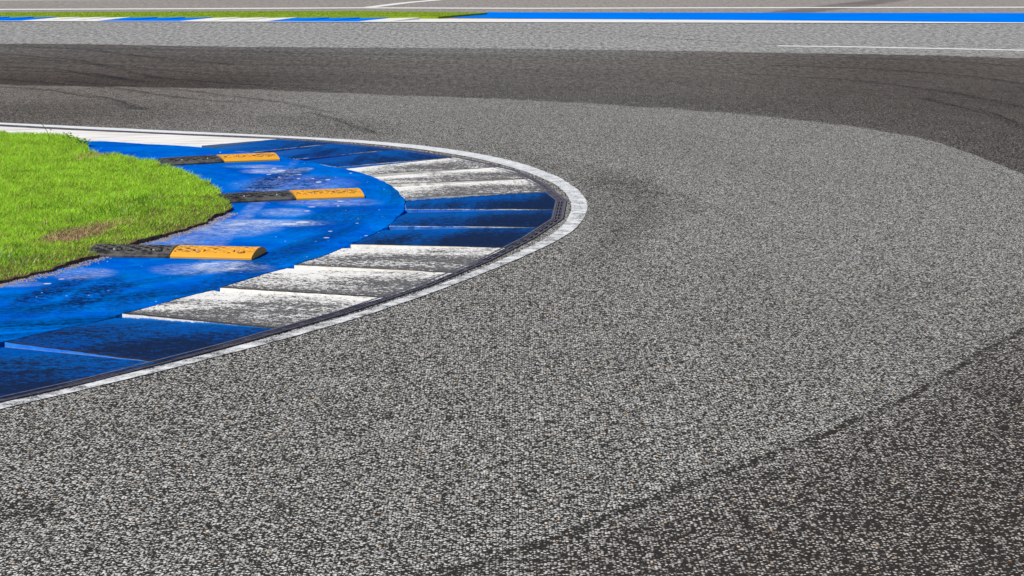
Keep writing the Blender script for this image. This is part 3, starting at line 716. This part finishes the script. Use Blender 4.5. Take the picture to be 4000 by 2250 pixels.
# distance to the near edge
ne = np.array([bp(u, v, AZ) for u, v in near_edge])
ne = resample(ne, 0.1); dn = np.full(len(bx), 9.0)
for p in ne: dn = np.minimum(dn, np.hypot(bx - p[0], by - p[1]))
n1_ = vnoise(bx, by, 7, 1); n2_ = vnoise(bx, by, 2.2, 2); n3_ = vnoise(bx, by, 22, 3)
bcx, bcy = bp(330, 905, .06)
def ell(cx, cy, a, b, ang): 
    ca, sa = math.cos(ang), math.sin(ang); u = ((bx - cx) * ca + (by - cy) * sa) / a; v = ((by - cy) * ca - (bx - cx) * sa) / b
    return np.clip(1.5 - (u * u + v * v) - (n1_ - .5) * 1.6, 0, 1)
brown = ell(bcx - 0.06, bcy - 0.08, 0.13, 0.42, -0.35); x2, y2 = bp(430, 875, .06); brown = np.maximum(brown, ell(x2, y2, 0.12, 0.25, -.2) * .7)
x3, y3 = bp(345, 600, .08); brown = np.maximum(brown, ell(x3, y3, 0.12, 0.3, 0) * .5)
keep = rng.random(len(bx)) > (brown * 0.10 + np.clip((0.05 - dn) / 0.05, 0, 1) * 0.6)
short = np.clip(1 - dn / 1.1, 0, 1)
h = (0.022 + 0.026 * rng.random(len(bx))) * (0.78 + 0.45 * n1_) * (1 - 0.35 * short) * (1 - 0.15 * brown)
g1 = np.array([0.41, 0.78, 0.026]); g2 = np.array([0.62, 0.97, 0.10]); g3 = np.array([0.07, 0.21, 0.008]); dry = np.array([0.80, 0.56, 0.33]); yel = np.array([0.46, 0.50, 0.09])
q = rng.random(len(bx))[:, None]; tint = g1 * (1 - q) + g2 * q
dk = np.clip((0.55 - n1_ * .5 - n3_ * .5) * 2.2 + short * 0.65, 0, 1)[:, None] * rng.random(len(bx))[:, None]
tint = tint * (1 - dk) + g3 * dk
m_ = rng.random(len(bx)) < (0.05 + 0.12 * short); tint[m_] = yel
m_ = rng.random(len(bx)) < brown * 0.80 + 0.02 + 0.03 * short; tint[m_] = dry * rng.uniform(.5, 1.1, m_.sum())[:, None]
ex = []
for u, v, n, hh, sp, pale in [(60, 1000, 60, .085, .14, .25), (560, 790, 80, .11, .13, .12), (395, 832, 60, .10, .10, .1), (180, 800, 45, .085, .10, .03), (330, 855, 40, .08, .08, .05), (660, 800, 34, .09, .07, .1), (1, 1010, 40, .09, .1, .3), (480, 830, 50, .08, .1, .05)]:
    cx, cy = bp(u, v, .07)
    for _ in range(n):
        tc = np.array([0.62, 0.72, 0.42]) if random.random() < pale else np.array([0.13, 0.36, 0.015]) * random.uniform(.6, 1.5)
        ex.append((cx + rng.normal(0, sp), cy + rng.normal(0, sp * 1.3), hh * random.uniform(.5, 1.1), *tc))
ex = np.array(ex)
bx = np.r_[bx, ex[:, 0]]; by = np.r_[by, ex[:, 1]]; h = np.r_[h, ex[:, 2]]; tint = np.vstack([tint, ex[:, 3:]]); kk = np.r_[keep, np.ones(len(ex), bool)]
lz = AZ + 0.019 + 0.007 * np.sin(bx * 5.1 + 1.3 * np.sin(by * 3.3)) * np.sin(by * 4.3 + bx)
go = blades('lawn_grass', bx[kk], by[kk], lz[kk] - 0.002, h[kk], rng.uniform(0.0018, 0.0034, kk.sum()), tint[kk], bm_, 1.3)
tag(go, 'bright green mown grass filling the inside of the bend, with a dry brown patch', 'grass', kind='stuff')
# crumbs of dry soil along the cut edge
vs = []; fs = []
for _ in range(2600):
    p = ne[rng.integers(0, len(ne))]; off = abs(rng.normal(0, 0.028)); x = p[0] + rng.uniform(-.06, .06) + off * 0.75; y = p[1] + rng.uniform(-.06, .06) - off * 0.6
    if inpoly(np.array([x]), np.array([y]), lawn_poly)[0]: continue
    s_ = rng.uniform(.0025, .007); b = len(vs)
    for dx, dy, dz in ((1, 0, 0), (-.5, .87, 0), (-.5, -.87, 0), (0.1, 0, 1.0)): vs.append((x + dx * s_ * rng.uniform(.7, 1.3), y + dy * s_ * rng.uniform(.7, 1.3), AZ + .0005 + dz * s_))
    fs += [(b, b + 1, b + 3), (b + 1, b + 2, b + 3), (b + 2, b, b + 3)]
tag(mesh_obj('soil_crumbs', vs, fs, crumb_m), 'dry pale soil crumbs scattered along the cut lawn edge', 'soil', kind='stuff')
def weed(u, v, label, height, leaves):
    cx, cy = bp(u, v, .09); root = empty('weed', (cx, cy, AZ + 0.018)); tag(root, label, 'weed')
    vs = []; fs = []; vl = []; fl = []
    def tube(p, q, r):
        b = len(vs); d = Vector(q) - Vector(p); a = d.orthogonal().normalized() * r; c = d.cross(a).normalized() * r
        for P_ in (p, q):
            for k in range(4): w_ = Vector(P_) + a * math.cos(k * math.pi / 2) + c * math.sin(k * math.pi / 2); vs.append(tuple(w_))
        for k in range(4): fs.append((b + k, b + (k + 1) % 4, b + 4 + (k + 1) % 4, b + 4 + k))
    p = (0, 0, 0); nseg = 6
    for k in range(nseg):
        q_ = (p[0] - 0.009 * (k + 1) * height / .25 + random.uniform(-.006, .006), p[1], p[2] + height / nseg); tube(p, q_, 0.003)
        if k >= nseg - 3:
            for s in (-1, 1): tube(q_, (q_[0] + s * random.uniform(.01, .04), q_[1], q_[2] + random.uniform(.005, .03)), 0.0016)
        p = q_
    for k in range(leaves):
        a = random.uniform(0, 6.28); r = random.uniform(.0, .10 if leaves > 10 else .02); z = random.uniform(.01, .05 if leaves > 10 else height * .4); L = random.uniform(.018, .032)
        x, y = r * math.cos(a), r * math.sin(a); vl = []; fl = []; b = 0; tl = random.uniform(-.3, .8)
        dx, dy = math.cos(a), math.sin(a)
        for f, w_ in ((0, .05), (.3, .42), (.7, .38), (1, .02)):
            for s in (-1, 1): vl.append((x + dx * L * f - dy * s * w_ * L, y + dy * L * f + dx * s * w_ * L, z + L * f * tl))
        for q in range(3): fl.append((b + 2 * q, b + 2 * q + 1, b + 2 * q + 3, b + 2 * q + 2))
        mesh_obj('leaf', vl, fl, leaf_m, root)
    mesh_obj('stem', vs, fs, stem_m, root)
stem_m = mat_simple('weed_stem', (0.06, 0.10, 0.02), (0.12, 0.13, 0.04), 20); leaf_m = mat_simple('weed_leaf', (0.05, 0.17, 0.015), (0.12, 0.32, 0.03), 30)
weed(197, 536, 'tall thin seeding weed stalk rising over the white kerb from the far lawn edge', 0.29, 5)
weed(325, 545, 'low broad-leaved weed creeping onto the white slab at the lawn corner', 0.03, 46)
weed(275, 530, 'small spiky weed at the far lawn edge just left of the corner weed', 0.06, 16)

# ------------------------------------------------------------------ far side of the track
pw = mat_plainwhite(); far_blue = mat_simple('far_blue_paint', (0.0, 0.185, 0.80), (0.0, 0.15, 0.72), 1.2, 0.9, 0.0)
conc = mat_simple('bare_concrete', (0.42, 0.33, 0.25), (0.58, 0.50, 0.42), 10)
xs_top = [58, 152, 241, 334, 435, 535, 633, 741, 847, 955, 1064, 1178, 1298, 1416, 1525, 1645]
cs_top = ['b', 'b', 'b', 'w', 'w', 'w', 'b', 'b', 'b', 'w', 'w', 'w', 'b', 'b', 'b', 'w']
# teeth whose high ends stand at these places; more continue out of frame
sp_ = 98
xs_top = [58 - sp_ * k for k in range(14, 0, -1)] + xs_top
cs_top = [('bbbwww'[(k + 5) % 6]) for k in range(13, -1, -1)][::-1][::-1] + cs_top
D0 = 0.15; DEP = 0.95
froot = empty('racing_kerb', (*bp(800, 80), 0))
tag(froot, 'distant straight blue and white toothed kerb between the track and the green verge', 'kerb')
def place(o, root): o.data.transform(__import__('mathutils').Matrix.Translation(-root.location)); o.parent = root
def zline(x): return yfront(x)
for i in range(1, len(xs_top)):
    z_hi = 0.050
    xa, xb = bp(xs_top[i - 1], 72)[0], bp(xs_top[i], 72)[0]
    sh = 0.62                                 # the tooth edges run obliquely
    vs = []; fs = []; NS = 6; NX = 8
    for r_ in range(NS + 1):
        f = r_ / NS
        for k in range(NX + 1):
            g = k / NX; x = (xa + (xb - xa) * g) - sh * (1 - f); y = yfront(x) + D0 + DEP * f
            z = 0.008 + (0.034 + (z_hi - 0.034) * g) * f
            vs.append((x, y, z))
    W = NX + 1
    for r_ in range(NS):
        for k in range(NX): fs.append((r_ * W + k, r_ * W + k + 1, (r_ + 1) * W + k + 1, (r_ + 1) * W + k))
    b0 = len(vs); per = [k for k in range(W)] + [r_ * W + NX for r_ in range(1, NS + 1)] + [NS * W + k for k in range(NX - 1, -1, -1)] + [r_ * W for r_ in range(NS - 1, 0, -1)]
    for q in per: x, y, z = vs[q]; vs.append((x, y, -.02))
    for k in range(len(per)): k2 = (k + 1) % len(per); fs.append((per[k], b0 + k, b0 + k2, per[k2]))
    o = mesh_obj('kerb_block', vs, fs, far_blue if cs_top[i] == 'b' else pw); place(o, froot)
    o['label'] = 'blue kerb block' if cs_top[i] == 'b' else 'white kerb block'
# long flat white end slab going right
xa = bp(1645, 72)[0]
X_ = np.linspace(xa, 40, 60); top = [bp(1645, 72)[1]]
def v_slab(x):               # photograph height of the slab's back edge, tapering to the right
    return x
P0 = [bp(1645, 73, .02), bp(2100, 73.8, .02), bp(2700, 77, .02), bp(3400, 82.5, .02), bp(4000, 88, .02), bp(4600, 93.5, .02)]
slabb = np.array(P0); xx = np.linspace(P0[0][0] - 0.6, 18, 60); yb = np.interp(xx, slabb[:, 0], slabb[:, 1])
vs = []; fs = []
for x, y in zip(xx, yb): vs += [(x, yfront(x) + D0, .008), (x, max(y, yfront(x) + D0 + .03), .02), (x, max(y, yfront(x) + D0 + .03), -.02)]
for i in range(len(xx) - 1): fs += [(3 * i, 3 * i + 3, 3 * i + 4, 3 * i + 1), (3 * i + 1, 3 * i + 4, 3 * i + 5, 3 * i + 2)]
o = mesh_obj('kerb_slab', vs, fs, pw); place(o, froot); o['label'] = 'long flat white slab ending the kerb'
xs_ = np.linspace(-45, 30, 80)
tag(strip('far_edge_line', [(x, yfront(x) - 0.02) for x in xs_], [(x, yfront(x) + D0 + .01) for x in xs_], 0.0125, pw), kind='structure')
# concrete lip behind the teeth
tag(strip('concrete_lip', [(x, yfront(x) + D0 + DEP * .9) for x in np.linspace(-45, -2.0, 40)], [(x, yfront(x) + D0 + DEP + .30) for x in np.linspace(-45, -2.0, 40)], 0.03, conc), kind='structure')
# verge of grass
vb = [bp(u, v, .03) for u, v in [(0, 67), (700, 66.6), (1400, 66.3), (1712, 67.5)]]; vt = [bp(u, v, .06) for u, v in [(1904, 47), (1700, 43.5), (1400, 40.5), (1050, 41), (700, 42.7), (0, 45.6)]]
sl0 = (vb[0][1] - vb[1][1]) / (vb[0][0] - vb[1][0])
verge = [(-45, vb[0][1] + 0.3)] + vb + vt + [(-45, vt[-1][1] - .4)]
vg_m = M('verge_turf'); n_ = vg_m.noise(vg_m.pos, 9, 5, 0.7); X, Y, Z = vg_m.xyz(vg_m.pos); n2 = vg_m.noise(vg_m.vec(X * 0.25, Y * 2.5, 0), 1.0, 4, .6)
c_ = vg_m.mix(vg_m.ss(n_, .3, .7), (0.20, 0.32, 0.010), (0.34, 0.48, 0.030)); c_ = vg_m.mix(vg_m.ss(n2, .45, .7) * .5, c_, (0.08, 0.17, 0.006)); vg_m.bsdf(c_, .9, .1); vg_m = vg_m.m
tag(sheet('verge_ground', verge, 0.045, vg_m, 0.05), kind='structure')
NV = 160000; x = rng.uniform(-30, 0.5, NV); y = rng.uniform(46, 53.5, NV); k_ = inpoly(x, y, verge); x, y = x[k_], y[k_]
q = (rng.random(len(x)) * .55 + vnoise(x * .35, y * 2.2, 1.2, 5) * .45)[:, None]; tint = np.array([0.15, 0.27, 0.012]) * (1 - q) + np.array([0.40, 0.50, 0.06]) * q
tag(blades('verge_grass', x, y, np.full(len(x), .042), rng.uniform(.008, .020, len(x)), rng.uniform(.005, .010, len(x)), tint, bm_, .8), 'strip of green grass behind the distant toothed kerb', 'grass', kind='stuff')
# run-off behind
ro = mat_runoff()
tag(sheet('runoff_area', [(-250, yfront(-250) + 0.61), (-60, yfront(-60) + .61), (60, yfront(60) + .61), (300, yfront(300) + .61), (300, 600), (-250, 600)], 0.0, ro), kind='structure')
bt = [(u, v) for u, v in [(1904, 47.3), (2100, 48), (2700, 49.2), (3400, 50), (4000, 51), (4700, 52)]]; bb = [(4700, 97), (4000, 87.2), (3400, 81.5), (2700, 76.2), (2100, 72.8), (1712, 67)]
tag(sheet('painted_runoff_strip', bps(bt, .008) + bps(bb, .008), 0.008, far_blue), kind='structure')
def pl_line(name, pts, wd, z=0.004, mat=pw):
    P = resample([bp(u, v, z) for u, v in pts], 0.8); t = np.gradient(P, axis=0); nn = np.stack([-t[:, 1], t[:, 0]], 1); nn /= np.linalg.norm(nn, axis=1)[:, None]
    tag(strip(name, P - nn * wd / 2, P + nn * wd / 2, z, mat), kind='structure')
pl_line('white_line', [(-900, 41), (0, 36.8), (700, 34), (1400, 30.6), (2100, 32.4), (2700, 30.5), (4000, 28), (4900, 26)], 0.62)
pl_line('branching_line', [(1440, 28.6), (1590, 10), (1740, -3), (2000, -18)], 0.34, 0.006)
pl_line('short_track_line', [(3040, 179), (3300, 182), (4000, 196), (4500, 208)], 0.27, 0.004)
pl_line('distant_line', [(-900, 4), (-100, 1), (60, -0.2), (700, -2)], 0.5, 0.006)

# ------------------------------------------------------------------ tyre marks
sk = mat_skid()
marks = [([(0, 178), (300, 190), (620, 228), (900, 250)], .25), ([(-50, 205), (300, 235), (620, 305), (960, 330), (1300, 352)], .22), ([(0, 262), (250, 272), (560, 322)], .30), ([(0, 275), (300, 283), (480, 312)], .25),
         ([(0, 310), (420, 342), (760, 390), (960, 402)], .22), ([(250, 318), (700, 352), (1100, 400), (1300, 440)], .18), ([(1200, 440), (1300, 462), (1420, 505), (1450, 520)], .14),
         ([(0, 340), (200, 352), (420, 388), (560, 430)], .25), ([(3000, 255), (3400, 268), (3800, 300), (4000, 330)], .28), ([(2900, 290), (3300, 310), (3700, 360), (4000, 420)], .22), ([(3300, 225), (3700, 240), (4000, 262)], .25),
         ([(1300, 118), (1800, 118), (2300, 130), (2900, 168), (3100, 178)], .18), ([(1500, 108), (2200, 115), (2900, 150)], .12),
         ([(3600, 385), (3850, 440), (4000, 500)], .2), ([(100, 230), (500, 262), (900, 300)], .14)]
for i, (pts, wd) in enumerate(marks):
    P = smooth_poly([bp(u, v) for u, v in pts], 0.15, 4); t = np.gradient(P, axis=0); nn = np.stack([-t[:, 1], t[:, 0]], 1); nn /= np.linalg.norm(nn, axis=1)[:, None]
    z = 0.0015 + 0.0004 * i
    tag(strip('tyre_mark', P - nn * wd / 2, P + nn * wd / 2, z, sk), kind='structure')
